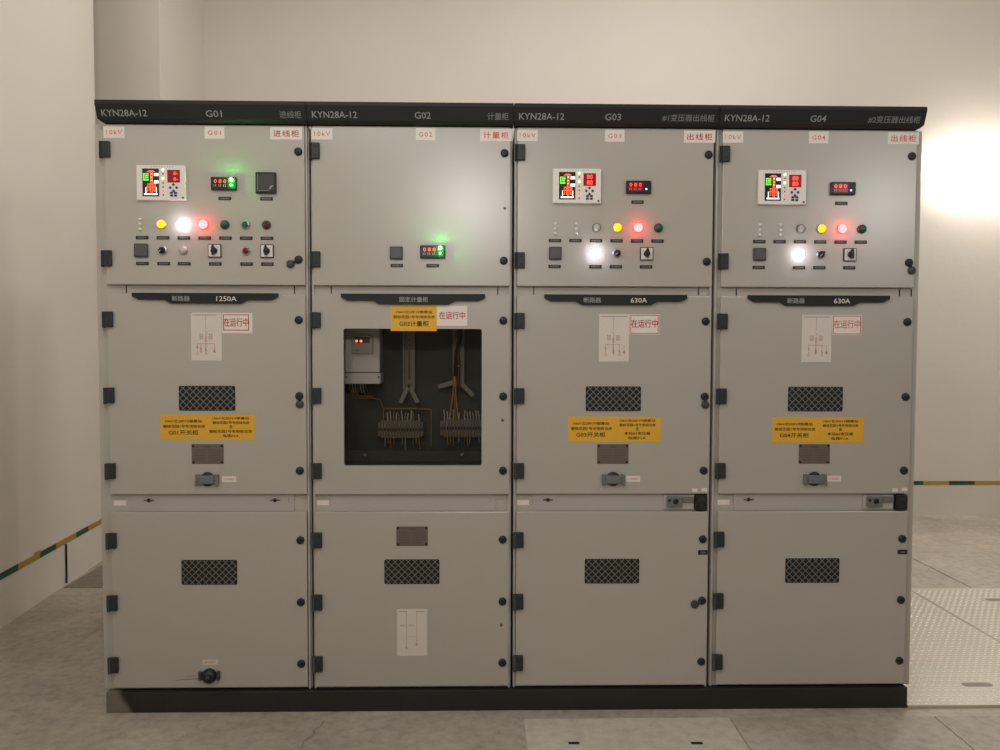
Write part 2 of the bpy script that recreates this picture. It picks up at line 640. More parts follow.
def sticker(root, name, x0, x1, z0, z1, mat, texts, label=None, border=None, y=-.0008):
    o = MB().box(0, x1 - x0, y, -.0001, 0, z1 - z0).build(name, mat, root, (x0, 0, z0), label)
    if texts or border:
        mb, mats = MB(), []
        if border:
            mats.append(border)
            W, H, b = x1 - x0, z1 - z0, .003
            for a in ((b, W - b, H - 2 * b, H - b), (b, W - b, b, 2 * b), (b, 2 * b, b, H - b), (W - 2 * b, W - b, b, H - b)):
                mb.quad(*a, y - .0004, 0)
        for s, a, b_, c, d, m in texts:
            if m not in mats:
                mats.append(m)
            mb.text(s, a, b_, c, d, y - .0004, mats.index(m), 1.25 if name in ('voltage_label', 'code_label', 'cabinet_name_label') else 1.0, .014 if m == 'ink' else None)
        if name == 'yellow_label' and x1 - x0 > .3:        # two blocks of lettering side by side
            for lo, hi in ((0, .188), (.188, 1)):
                mb = MB()
                for s, a, b_, c, d, m in texts:
                    if lo <= a < hi:
                        mb.text(s, a, b_, c, d, y - .0004, 0, 1.0, .014)
                mb.build('lettering', 'ink', o)
        else:
            mb.build('lettering', mats, o)
    return o


def name_tag(root, x, z, s, n=.0495):
    def f():
        return 'name_strip', MB().box(-n / 2, n / 2, -.0025, 0, -.0066, .0066, 0, .0008, 1), 'black'
    o = link('name_strip', piece('name_strip', f), root, (x, 0, z))

    def g():
        k = .0088 * len(s) / 2
        return 'lettering', MB().text(s, -k, k, -.0036, .0036, -.0030), 'tag_print'
    link('lettering', piece(('nt', s), g), o)


def rating_bar(root, dx, txts):
    def f():
        p = [(0, .041), (.567, .041), (.567, .027), (.542, .014), (.45, .014), (.422, 0), (.15, 0), (.125, .014), (.025, .014), (0, .027)]
        return 'rating_bar', MB().prism(p, -.012, .002), 'header'
    o = link('rating_bar', piece('rb', f), root, (.110 + dx, 0, 1.631), 'black stepped bar with pale lettering')
    mb = MB()
    for s, a, b in txts:
        h = .0115 if s[0] in '16' else .0125
        mb.text(s, a - .11, b - .11, .018 - h + .003, .018 + h - .001, -.0125, 0 if s[0] in '16' else 1)
    mb.build('lettering', ['sticker', 'grey_print'], o)


def lamp_piece(root, x, z, kind):
    """round 22 mm pilot lamp; the name tells its kind, the label its colour"""
    lens = {'yellow': 'g_yellow', 'white': 'g_white', 'red': 'g_red', 'green': 'green_lens', 'off_white': 'white_lens'}[kind]
    lab = {'yellow': 'glowing yellow indicator lamp', 'white': 'glowing white indicator lamp', 'red': 'glowing red indicator lamp',
           'green': 'unlit dark green indicator lamp', 'off_white': 'unlit whitish indicator lamp'}[kind]
    ring = 'gun' if kind == 'off_white' else 'dkgrey' if kind == 'green' else 'silver'

    def f():
        mb = MB().lathe(0, 0, [(.0150, -.010), (.0172, -.008), (.0178, -.003), (.0178, 0)], 24)
        return 'indicator_lamp', mb, ring

    def g():
        big = .0176 if kind in ('white', 'red') else .0160 if kind == 'yellow' else .0148
        mb = MB().lathe(0, 0, [(.003, -.0205), (.008, -.0195), (.012, -.0165), (big, -.010)], 24)
        return 'lens', mb, lens
    o = link('indicator_lamp', piece(('lr', ring), f), root, (x, 0, z), lab)
    link('lens', piece(('ll', kind), g), o)


def push_button(root, x, z, kind):
    cap = {'green': 'green_lens', 'red': 'dkred_lens', 'white': 'white_lens', 'red_dark': 'dkred_lens'}[kind]
    lab = {'green': 'green push button', 'red': 'dark red push button', 'white': 'whitish push button', 'red_dark': 'dark red push button'}[kind]

    def f():
        return 'push_button', MB().lathe(0, 0, [(.0120, -.009), (.0165, -.008), (.0172, -.002), (.0172, 0)], 24), 'silver' if kind != 'red_dark' else 'dkgrey'

    def g():
        return 'button_cap', MB().lathe(0, 0, [(.008, -.0135), (.0118, -.012), (.0128, -.0085)], 20), cap
    o = link('push_button', piece(('pb', kind), f), root, (x, 0, z), lab)
    link('button_cap', piece(('pc', kind), g), o)


def knob_switch(root, x, z):
    def f():
        return 'selector_knob', MB().lathe(0, 0, [(.0125, -.008), (.0165, -.007), (.017, 0)], 24), 'silver'

    def g():
        mb = MB().lathe(0, 0, [(.011, -.014), (.013, -.012), (.013, -.007)], 20)
        mb.prism([(-.012, -.006), (-.006, -.012), (.012, .006), (.006, .012)], -.024, -.012)
        mb.bar((-.009, -.009), (-.001, -.001), .002, -.0243, 1)
        return 'grip', mb, ['black', 'white']
    o = link('selector_knob', piece('ks', f), root, (x, 0, z))
    link('grip', piece('kg', g), o)


def cam_switch(root, x, z):
    def f():
        mb = MB().box(-.026, .026, -.007, 0, -.026, .026, 0, .002)
        mb.box(-.0225, .0225, -.0078, -.006, -.0225, .0225, 1)
        return 'rotary_switch', mb, ['black', 'white']

    def g():
        mb = MB().lathe(0, 0, [(.0115, -.018), (.0125, -.016), (.0125, -.0078)], 20)
        mb.prism([(-.004, -.017), (.004, -.017), (.006, .0), (.004, .017), (0, .021), (-.004, .017), (-.006, 0)], -.030, -.016)
        return 'handle', mb, 'black'
    o = link('rotary_switch', piece('cs', f), root, (x, 0, z))
    link('handle', piece('ch', g), o)
    d = MB()
    for a in (45, 135):
        c, s = math.cos(math.radians(a)), math.sin(math.radians(a))
        d.bar((c * .016, s * .016), (c * .021, s * .021), .0016, -.0081)
    d.build('scale_mark', 'black', o)


def square_meter(root, x, z, size=.050):
    def f():
        h = size / 2
        mb = MB().box(-h, h, -.012, 0, -h, h, 0, .003)
        return 'square_meter', mb, 'dkgrey'

    def g():
        h = size / 2 - .005
        return 'meter_face', MB().box(-h, h, -.0132, -.0115, -h, h, 0, .001), 'mid'
    o = link('square_meter', piece(('sm', size), f), root, (x, 0, z))
    link('meter_face', piece(('sf', size), g), o)


def led_column(root, x, z):
    """three small white studs of a voltage display"""
    def f():
        mb = MB()
        mb.box(-.007, .007, -.002, 0, -.027, .027, 0, .001)
        return 'voltage_display', mb, 'paint'

    def g():
        return 'stud', MB().lathe(0, 0, [(.002, -.0085), (.0052, -.007), (.0062, -.002)], 14), 'white'
    o = link('voltage_display', piece('lc', f), root, (x, 0, z))
    for q in (-.0192, 0, .0192):
        link('stud', piece('ls', g), o, (0, 0, q))


def thermo(root, x, z, green):
    """black humidity controller with red digits"""
    o = MB().box(-.0495, .0495, -.014, 0, -.0252, .0252, 0, .003).build('humidity_controller', 'black', root, (x, 0, z), 'black humidity controller with red digits')
    sc = MB()
    sc.quad(-.040, .018, -.016, .018, -.0143, 0)
    sc.build('display_window', 's_dkred' if not green else 's_black', o)
    d, tk = MB(), MB()
    for i in range(3):
        cx = -.031 + i * .0185
        d.text('0' if i != 1 else '8', cx - .0055, cx + .0055, .001, .0155, -.0147, 0)
        tk.bar((cx - .005, -.0035), (cx - .005, -.013), .003, -.0147)
        tk.bar((cx + .002, -.0035), (cx + .002, -.013), .003, -.0147)
    d.build('digits', 'digits', o)
    tk.build('tick_mark', 'grey_print', o)
    if green:
        for q, r in ((.0145, .0062), (-.006, .0026)):
            MB().lathe(.030, q, [(.001, -.021), (r * .8, -.0195), (r, -.014)], 14).build('signal_led', 'led_green', o, (0, 0, 0), 'glowing green light')
    else:
        MB().lathe(.030, -.008, [(.001, -.016), (.0035, -.015), (.004, -.0138)], 12).build('signal_led', 's_white', o)


def protection_unit(root, x0, z0, single=False):
    """white panel with lit mimic screen, red digits, lamps and buttons"""
    k = .19 / 400.0
    H = 290 * k * .978

    def X(p): return (p - 60) * k

    def Z(p): return H - (p - 80) * k * .978
    o = MB().box(0, .19, -.016, 0, 0, H, 0, .003).build('display_unit', 'white', root, (x0, 0, z0), 'white display unit with lit mimic screen and red digits')
    MB().box(X(110), X(245), -.0172, -.015, Z(340), Z(110), 0, .0005, 1).build('screen', 's_black', o)
    m = MB()
    y = -.0177
    q = lambda a, b, c, d, mi: m.quad(X(a), X(b), Z(d), Z(c), y, mi)
    m.add([(X(145), y, Z(140)), (X(168), y, Z(126)), (X(198), y, Z(126)), (X(216), y, Z(140))], [(0, 3, 2, 1)], 0)
    q(176, 182, 140, 312, 0); q(189, 195, 140, 312, 0)
    q(180, 192, 150, 158, 2); q(180, 192, 180, 186, 2); q(180, 192, 205, 211, 2)
    q(118, 163, 150, 158, 1); q(118, 128, 158, 210, 1); q(132, 163, 162, 174, 1); q(132, 160, 178, 190, 1); q(118, 163, 196, 210, 1)
    q(205, 242, 148, 172, 2); q(205, 242, 208, 233, 2)
    for u in (152, 168, 202, 214):
        q(u, u + 5, 236, 300, 0)
    q(150, 218, 236, 241, 0); q(140, 226, 262, 267, 0)
    q(136, 142, 266, 318, 2); q(221, 227, 266, 318, 2); q(142, 156, 296, 301, 0); q(206, 222, 296, 301, 0)
    q(124, 232, 316, 328, 2)
    m.build('mimic_diagram', ['s_orange', 's_green', 's_white'], o)
    MB().box(X(312), X(415), -.0172, -.015, Z(225), Z(120), 0, .0005, 1).build('digit_display', 's_dkred', o)
    d = MB()
    rows = ((132, 168), (178, 216))
    for a, b in rows:
        if single:
            d.text('8-', X(365), X(400), Z(b - 6), Z(a + 4), -.0177)
        else:
            d.text('80', X(340), X(388), Z(b), Z(a), -.0177)
    for yy in (140, 160, 185, 210):
        d.quad(X(304), X(310), Z(yy + 5), Z(yy), -.0165)
    d.build('digits', 's_red', o)
    for py, mt, r in ((120, 'led_pale', .0055), (190, 'led_pale', .0055), (295, 'led_red', .0045), (152, 'dkred_lens', .0028), (228, 'dkred_lens', .0028), (262, 'dkred_lens', .0028), (328, 'dkred_lens', .0028)):
        MB().lathe(X(277), Z(py), [(r * .6, -.0185), (r, -.0165), (r, -.0155)], 12).build('signal_led', mt, o)
    for dx, dy in ((0, -26), (26, 0), (0, 26), (-26, 0)):
        b = MB()
        s = .0058
        cx, cz = X(362 + dx), Z(268 + dy)
        b.prism([(cx - s, cz), (cx, cz - s), (cx + s, cz), (cx, cz + s)], -.0185, -.0155)
        b.build('key', 'key', o)
    for px, py in ((345, 310), (378, 310), (345, 333), (378, 333)):
        MB().box(X(px - 11), X(px + 11), -.0185, -.0155, Z(py + 8), Z(py - 8)).build('key', 'key', o)
    MB().lathe(X(437), Z(350), [(.004, -.0172), (.0042, -.0155)], 12).build('port', 'dkgrey', o)
    MB().text('- - - - - - - - -', X(180), X(360), Z(97), Z(93), -.0164).build('lettering', 'mesh', o)


def nameplate(root, x0, z0):
    def f():
        mb = MB().box(0, .126, -.0016, 0, 0, .079, 0, .0005, 1)
        for a in (.007, .119):
            for b in (.007, .072):
                mb.lathe(a, b, [(.002, -.0042), (.0042, -.003), (.0046, -.0015)], 12, 1)
        return 'nameplate', mb, ['plate', 'hole']

    def g():
        mb = MB()
        mb.text('铭牌', .05, .076, .064, .072, -.002)
        for i in range(5):
            z = .056 - i * .0105
            for a, b in ((.012, .056), (.066, .114)):
                mb.quad(a, b, z - .0015, z, -.002)
        return 'engraving', mb, 'plate_print'
    o = link('nameplate', piece('np', f), root, (x0, 0, z0), 'small brown metal nameplate with corner rivets')
    link('engraving', piece('ne', g), o)


def racking_cover(root, x, z):
    def f():
        return 'racking_socket', MB().lathe(0, 0, [(.020, -.009), (.0275, -.007), (.029, 0)], 28), 'black'

    def g():
        mb = MB().box(-.030, .030, -.019, -.008, -.0165, .0165, 0, .003)
        for s in (-1, 1):
            mb.box(s * .037 - .009, s * .037 + .009, -.013, 0, -.020, .020, 0, .002)
            mb.box(s * .042 - .004, s * .042 + .004, -.016, -.012, -.026, -.004, 0, .001)
        return 'slide_cover', mb, 'gun'
    o = link('racking_socket', piece('rs', f), root, (x, 0, z), 'black round racking hole behind a grey slide cover')
    link('slide_cover', piece('rc', g), o)


def earthing_knob(root, x, z):
    o = MB().lathe(0, 0, [(.007, -.030), (.018, -.027), (.027, -.018), (.030, -.008), (.030, -.003)], 30).build('earthing_knob', 'black', root, (x, 0, z), 'round black knob on a grey bracket')
    b = MB().box(-.030, .030, -.004, 0, -.034, .030, 0, .001, 1)
    for s in (-1, 1):
        b.box(s * .036 - .006, s * .036 + .006, -.014, 0, -.017, .017, 1, .002)
    b.build('bracket', ['frame', 'dkgrey'], o)
    MB().lathe(0, 0, [(.004, -.0335), (.008, -.032), (.0085, -.028)], 16).build('cap', 'dkgrey', o)


def diagram(root, x0, x1, z0, z1, kind):
    o = MB().box(0, x1 - x0, -.0008, -.0001, 0, z1 - z0).build('wiring_diagram', 'paper', root, (x0, 0, z0), 'white sheet with a faint line diagram')
    W, H = x1 - x0, z1 - z0
    m = MB()
    P = lambda u, v: (u * W, (1 - v) * H)
    L = lambda a, b, w=.0016, mi=0: m.bar(P(*a), P(*b), w, -.0012, mi)

    def C(u, v, r, mi=0):
        cx, cz = P(u, v)
        n = 12
        for k in range(n):
            a, b = 2 * PI * k / n, 2 * PI * (k + 1) / n
            m.bar((cx + r * math.cos(a), cz + r * math.sin(a)), (cx + r * math.cos(b), cz + r * math.sin(b)), .0013, -.0012, mi)
    if kind == 'vt':
        L((.06, .05), (.34, .05), .003); L((.64, .05), (.93, .05), .003)
        L((.32, .05), (.32, .86)); L((.66, .05), (.66, .80))
        L((.36, .58), (.66, .58), .001)
        for u in (.2, .48):
            m.text('变比', P(u - .09, .37)[0], P(u + .09, .37)[0], P(0, .37)[1], P(0, .33)[1], -.0012)
        C(.32, .84, .0035); C(.66, .77, .003)
        L((.32, .80), (.28, .84), .003); L((.66, .72), (.63, .77), .003)
    else:
        L((.05, .05), (.84 if kind == 1 else .95, .05), .003)
        L((.48, .06), (.48, .34)); L((.46, .38), (.53, .44), .002); L((.48, .44), (.48, .86), .0018, 1)
        C(.48, .52, .004, 1); C(.48, .58, .004, 1)
        L((.2, .645), (.76, .645), .0015)
        xs = (.2, .32, .48, .76) if kind == 1 else (.22, .48, .68, .84) if kind == 3 else (.24, .48, .68, .84)
        for i, u in enumerate(xs):
            L((u, .645), (u, .84), .0018, i % 2)
            C(u, .80 if i % 2 else .86, .0042, i % 2)
            L((u - .03, .70 + .03 * i), (u + .03, .74 + .03 * i), .003, i % 2)
        for u in (.34, .64):
            for v in (.44, .48, .52):
                m.text('电流', P(u - .07, 0)[0], P(u + .06, 0)[0], P(0, v + .035)[1], P(0, v)[1], -.0012, 0)
    m.build('line_drawing', ['pinkline', 'pinkline2'], o)


def header(root, xa, xb, code, name, ox):
    prof = [(.03, 2.329), (-.016, 2.329), (-.030, 2.338), (-.052, 2.390), (-.050, 2.404), (.03, 2.409)]
    n = len(prof)
    cut = .010
    vs = []
    for x in (xa, xb):
        for i, (y, z) in enumerate(prof):
            dx = 0
            if x == xa and xa < -1.5:
                dx = cut if i in (0, 1) else 0
            if x == xb and xb > 1.5:
                dx = -cut if i in (0, 1) else 0
            vs.append((x + dx - ox, y, z))
    fs = [tuple(range(n)), tuple(range(2 * n - 1, n - 1, -1))] + [(i, i + n, (i + 1) % n + n, (i + 1) % n) for i in range(n)]
    mb = MB().add(vs, fs)
    o = mb.build('header_panel', 'header', root, label='black slanted header panel with grey lettering')
    yf = lambda z: -.030 - (z - 2.338) / .052 * .022 - .0006
    k = int(code[2]) - 1
    for txt, x0, x1, mt in (('KYN28A-12', (.017, .016, .012, .002)[k], (.190, .189, .187, .177)[k], 'grey_print'),
                            (code, (.445, .442, .377, .3685)[k] - .031, (.445, .442, .377, .3685)[k] + .031, 'grey_print'),
                            (name, (.696, .692, .569, .565)[k], (.780, .774, .773, .772)[k], 'dim_print')):
        MB().text(txt, x0, x1, 2.346 - (.002 if txt == name else 0), 2.369, yf).build('lettering', mt, o)


TAGS = ['带电显示', '储能指示', '弹簧储能', '合闸指示', '分闸指示', '合闸按钮', '分闸按钮', '电流表计', '柜内照明', '试验按钮', '远近选择', '紧急分闸', '分合转换', '温湿控制', '操显装置']

EDGE = [-1.643, -.8, 0.0, .8, 1.637]
ORG = [-1.600, -.795, .008, .820]
LABELS = ['grey cabinet lettered G01 with a 1250A bar and a round black knob near the floor',
          'grey cabinet lettered G02 with a large square window onto wiring inside',
          'grey cabinet lettered G03 with a 630A bar, standing next to the windowed cabinet',
          'grey cabinet lettered G04 with a 630A bar, standing beside the metal tread plate']


def cabinet(i):
    g = i + 1
    ox = ORG[i]
    root = empty('switchgear_cabinet', (ox, 0, 0))
    tag(root, LABELS[i], 'electrical cabinet', 'grey switchgear cabinets standing in a row')
    xl, xr = EDGE[i] + .004 - ox, EDGE[i + 1] - .004 - ox
    # --- body
    fr = MB()
    y0, y1 = .022, 1.5
    if i == 1:
        fr.box(xl, xr, y0, y1, 1.60, 2.328)
        fr.box(xl, xr, y0, y1, .085, .93)
        fr.box(xl, xl + .05, y0, .262, .93, 1.60)
        fr.box(xr - .05, xr, y0, .262, .93, 1.60)
        fr.box(xl, xr, .262, y1, .93, 1.60)
    else:
        fr.box(xl, xr, y0, y1, .085, 2.328, 0, .002)
    if i:
        fr.box(xl + .001, xl + .010, .012, y0 + .01, .086, 2.326, 0, .002)     # folded post edges
    if i < 3:
        fr.box(xr - .012, xr - .004, .006, y0 + .01, .086, 2.326, 0, .002)
    fr.build('cabinet_body', 'frame', root)
    header(root, [-1.603, EDGE[1] + .001, EDGE[2] + .001, EDGE[3] + .001][i], [EDGE[1] - .001, EDGE[2] - .001, EDGE[3] - .001, 1.611][i],
           'G0%d' % g, ['进线柜', '计量柜', '#1变压器出线柜', '#2变压器出线柜'][i], ox)
    hx = (.0125, .018, .018, .0130)[i]
    dl, dr = .008, .783
    lx = [.756, .757, .759, .758][i]
    # --- instrument door
    d = MB().box(dl, dr, 0, .02, 1.705, 2.325, 0, .0025).build('instrument_door', 'paint', root)
    hinge(d, hx, 2.227); hinge(d, hx, 1.806)
    lock(d, lx + .003, 2.224); lock(d, lx + .001, 1.804)
    if i == 0:
        lock_cover(d, lx, 1.804, -.030, -.017)
    if i == 3:
        lock_cover(d, lx, 1.804, .012, -.031)
    if i == 1:
        screw(d, lx + .004, 2.010, 'gun')
    # --- gap strip between the doors: two dark slots
    for sx in (.075, .735) + ((.783,) if i == 3 else ()):
        MB().box(sx - .0015, sx + .0015, .019, .0235, 1.672, 1.702).build('slot', 'hole', root)
    # --- middle door
    if i == 1:
        wx0, wx1, wz0, wz1 = .125, .672, .990, 1.535
        mb = MB()
        mb.box(dl, wx0, 0, .02, .877, 1.667, 0)
        mb.box(wx1, dr, 0, .02, .877, 1.667, 0)
        mb.box(wx0, wx1, 0, .02, .877, wz0, 0)
        mb.box(wx0, wx1, 0, .02, wz1, 1.667, 0)
        for cx, cz, sx, sz in ((wx0, wz0, 1, 1), (wx1, wz0, -1, 1), (wx0, wz1, 1, -1), (wx1, wz1, -1, -1)):
            r = .009
            arc = [(cx + sx * (r - r * math.sin(a * PI / 12)), cz + sz * (r - r * math.cos(a * PI / 12))) for a in range(7)]
            mb.prism([(cx, cz)] + arc, 0.0002, .0198)
        d = mb.build('metering_door', 'paint', root)
        MB().box(wx0 - .002, wx1 + .002, .0205, .0235, wz0 - .002, wz1 + .002).build('window_pane', 'glass', d)
    else:
        d = MB().box(dl, dr, 0, .02, .877, 1.667, 0, .0025).build('breaker_door', 'paint', root)
    for z in (1.568, 1.270, .971):
        hinge(d, hx, z)
        lock(d, lx, z if z != 1.270 else 1.268)
    if i in (0, 2):
        lock_cover(d, lx, 1.268, .002, -.032)
    if i == 1:
        screw(d, .755, 1.173, 'brass')
    # --- middle strip with shutter panel
    sp = MB().box(.075, .729, .016, .0225, .806, .876).build('shutter_panel', 'strip', root)
    for sx in ((.153, .652) if i == 0 else (.136,) if i > 1 else ()):
        k = MB().lathe(sx, .850, [(.0062, .0125), (.008, .0145), (.008, .0162)], 14, 0)
        k.box(sx - .02, sx + .02, .0135, .016, .8475, .8525, 1)
        k.build('keyhole', ['black', 'mid'], sp)
    if i < 2:
        for z in (.845, .855):
            MB().lathe(.706, z, [(.0016, .0150), (.0018, .0162)], 8).build('rivet', 'hole', sp)
    sticker_y = .0215
    MB().box(.012, .060, sticker_y, .0222, .828, .848).build('blank_label', 'sticker', root)
    if i > 1:
        m = MB().box(.601, .724, .009, .016, .812, .870, 0, .001, 1)
        mm = m.build('interlock', 'strip', root, label='grey interlock latch with a black block')
        b = MB().box(.612, .676, -.002, .009, .822, .866, 0, .004)
        b.lathe(.648, .846, [(.007, -.006), (.011, -.004), (.011, -.001)], 16, 1)
        b.box(.676, .722, .0, .009, .842, .864, 0, .002)
        b.tube([(.622, -.004, .850), (.622, .008, .850)], .006, 10, 1)
        b.build('latch', ['gun', 'black'], mm)
        MB().box(.7275, .7755, -.004, .022, .809, .871, 0, .003).build('block', 'black', mm)
        w = MB()
        w.text('闭锁', .738, .764, .846, .862, -.0044)
        w.bar((.745, .842), (.751, .822), .002, -.0044); w.bar((.757, .840), (.757, .824), .002, -.0044)
        w.build('lettering', 'dkgrey', mm)
        for a in (.7135, .752):
            sticker(root, 'small_label', a, a + .022, .884 if a < .74 else .887, .898 if a < .74 else .900, 'sticker', [])
    # --- lower door
    ld = MB().box(dl, dr - .002, 0, .02, .097, .805, 0, .0025).build('lower_door', 'paint', root)
    for z in (.693, .443, .193):
        hinge(ld, hx - .001, z); lock(ld, lx, z)
    if i == 1:
        screw(ld, .752, .346, 'brass')
    if i == 2:
        lock_cover(ld, lx, .443, -.030, -.014)
    # --- grilles
    if i != 1:
        vent(root, .283, .504, 1.209, 1.308)
    vent(root, .284, .504, .514, .614)
    # --- stickers on the instrument door
    dz = 0
    sticker(root, 'voltage_label', .006, .087, 2.272, 2.316, 'sticker', [('10kV', .010, .072, .013, .031, 'palered')])
    cx = [.396, .412, .352, .349][i]
    sticker(root, 'code_label', cx, cx + .077, 2.272, 2.319, 'sticker', [('G0%d' % g, .012, .064, .014, .031, 'palered')])
    nx = [.650, .664, .664, .664][i]
    sticker(root, 'cabinet_name_label', nx, nx + .124, 2.271, 2.318, 'sticker', [(['进线柜', '计量柜', '出线柜', '出线柜'][i], .012, .112, .010, .036, 'palered' if i in (1, 3) else 'red')])
    # --- instruments
    if i == 0:
        protection_unit(root, .136, 2.031, True)
        thermo(root, .471, 2.097, True)
        name_tag(root, .472, 2.041, TAGS[13])
        o = MB().box(-.040, .040, -.014, 0, -.041, .041, 0, .003).build('power_meter', 'black', root, (.634, 0, 2.101), 'black square meter with peeling film corner')
        MB().box(-.031, .033, -.0152, -.013, -.031, .033, 0, .001).build('meter_face', 'dkgrey', o)
        f = MB()
        f.bar((-.031, -.031), (-.031, .033), .0014, -.0156); f.bar((-.031, -.031), (.012, -.031), .0014, -.0156)
        f.add([(.012, -.0158, -.031), (.033, -.0158, -.008), (.018, -.0175, -.014)], [(0, 1, 2)])
        f.build('film_corner', 'silver', o)
        name_tag(root, .634, 2.041, TAGS[14])
        led_column(root, .1415, 1.939)
        for x, k in ((.226, 'yellow'), (.308, 'white'), (.389, 'red'), (.471, 'green')):
            lamp_piece(root, x, 1.939, k)
        push_button(root, .552, 1.939, 'green')
        push_button(root, .633, 1.939, 'red_dark')
        for k in range(7):
            name_tag(root, .1495 + .0808 * k, 1.8872, TAGS[k])
        square_meter(root, .1465, 1.837, .053)
        knob_switch(root, .229, 1.838)
        push_button(root, .309, 1.838, 'white')
        cam_switch(root, .431, 1.837)
        push_button(root, .553, 1.838, 'red')
        cam_switch(root, .635, 1.837)
        for x, s in ((.149, 7), (.231, 8), (.311, 9), (.432, 10), (.554, 11), (.635, 12)):
            name_tag(root, x, 1.7865, TAGS[s])
    elif i == 1:
        square_meter(root, .335, 1.832, .050)
        thermo(root, .478, 1.837, True)
        name_tag(root, .337, 1.783, TAGS[7]); name_tag(root, .478, 1.7835, TAGS[13])
    else:
        protection_unit(root, .1465, 2.029)
        thermo(root, .4845, 2.094, False)
        name_tag(root, .4825, 2.037, TAGS[13])
        led_column(root, .158, 1.931); led_column(root, .241, 1.931)
        for x, k in ((.321, 'off_white'), (.403, 'yellow'), (.485, 'red'), (.566, 'green')):
            lamp_piece(root, x, 1.936, k)
        for k in range(6):
            name_tag(root, .157 + .0813 * k, 1.8845, TAGS[k])
        square_meter(root, .158, 1.834, .050)
        lamp_piece(root, .3175, 1.835, 'white')
        knob_switch(root, .402, 1.835)
        cam_switch(root, .520, 1.834)
        for x, s in ((.156, 7), (.318, 9), (.399, 8), (.519, 10)):
            name_tag(root, x, 1.7825, TAGS[s])
    # --- rating bar
    dx = [0, .008, .005, .004][i]
    if i == 1:
        rating_bar(root, dx, [('固定计量柜', .340, .452)])
    else:
        rating_bar(root, dx, [('断路器', .266, .335), ('1250A' if i == 0 else '630A', .438 if i == 0 else .452, .517)])
    # --- papers and signs on the middle door
    if i != 1:
        diagram(root, .334, .4535, 1.407, 1.596, g)
        if i == 0:
            sg = sticker(root, 'running_sign', .456, .574, 1.515, 1.595, 'sticker', [('在运行中', .006, .103, .026, .060, 'red')], 'white sign with red lettering in a red frame')
            bd = MB()
            for a in ((.004, .105, .071, .074), (.004, .105, .011, .014), (.004, .007, .011, .074), (.102, .105, .011, .074)):
                bd.quad(*a, -.0013)
            bd.build('frame_line', 'red', sg)
        else:
            sticker(root, 'running_sign', .456, .574, 1.515, 1.595, 'sticker', [('在运行中', .006, .112, .027, .060, 'palered' if i == 3 else 'red')], 'white sign with red lettering', 'palered')
        yx0, yz0 = [(.208, 1.094), None, (.213, 1.086), (.219, 1.084)][i]
        line1 = '10kV北20F19银景站'
        line2 = '碧桂花园1号专用综合房'
        W = .371
        tx = [(line1, .020, .165, .068, .080, 'ink'), (line2, .012, .176, .047, .060, 'ink'), ('G0%d开关柜' % g, .033, .150, .019, .039, 'ink'),
              (line1, .206, .350, .080, .091, 'ink'), (line2, .206, .350, .062, .074, 'ink'), ('至', .272, .284, .046, .058, 'ink')]
        if i == 0:
            tx += [(line2, .192, .360, .027, .040, 'ink'), ('电缆01A', .246, .308, .010, .022, 'ink')]
        else:
            tx += [('本站#%d变压器' % (i - 1), .225, .330, .028, .041, 'ink'), ('电缆F1A', .240, .312, .010, .022, 'ink')]
        sticker(root, 'yellow_label', yx0, yx0 + W, yz0, yz0 + .102, 'yellow', tx, 'yellow label with dark lettering')
        nameplate(root, .330, .998)
        racking_cover(root, .392 + (.003 if i > 1 else 0), .937)
        sticker(root, 'red_text_label', .448, .504, .926, .949, 'sticker', [('小车摇孔', .008, .048, .007, .016, 'pinkline2')])
    else:
        sticker(root, 'yellow_label', .312, .494, 1.526, 1.627, 'yellow',
                [('10kV北20F19银景站', .022, .164, .069, .081, 'ink'), ('碧桂花园1号专用综合房', .010, .174, .049, .062, 'ink'), ('G02计量柜', .034, .150, .018, .040, 'ink')], 'yellow label with dark lettering')
        sticker(root, 'running_sign', .494, .614, 1.547, 1.626, 'sticker', [('在运行中', .008, .112, .026, .056, 'red')], 'white sign with red lettering')
        nameplate(root, .332, .668)
        diagram(root, .334, .454, .223, .413, 'vt')
        metering(root)
    if i == 0:
        earthing_knob(root, .391, .148)
        sticker(root, 'red_text_label', .363, .424, .190, .211, 'paper', [('接地操作', .008, .053, .006, .016, 'pinkline2')])
        sc = MB().bar((.255, .128), (.345, .134), .003, -.0006)
        sc.bar((.29, .142), (.335, .146), .002, -.0006)
        sc.build('scratch', 'gun', ld)
    if i > 1:
        o = MB().box(-.0195, .0195, -.002, 0, -.0095, .0095, 0, .001, 1).build('small_black_plate', 'black', root, (.760, 0, .639))
        MB().text('储能', -.008, .010, -.004, .004, -.0024).build('lettering', 'tag_print', o)
    return root


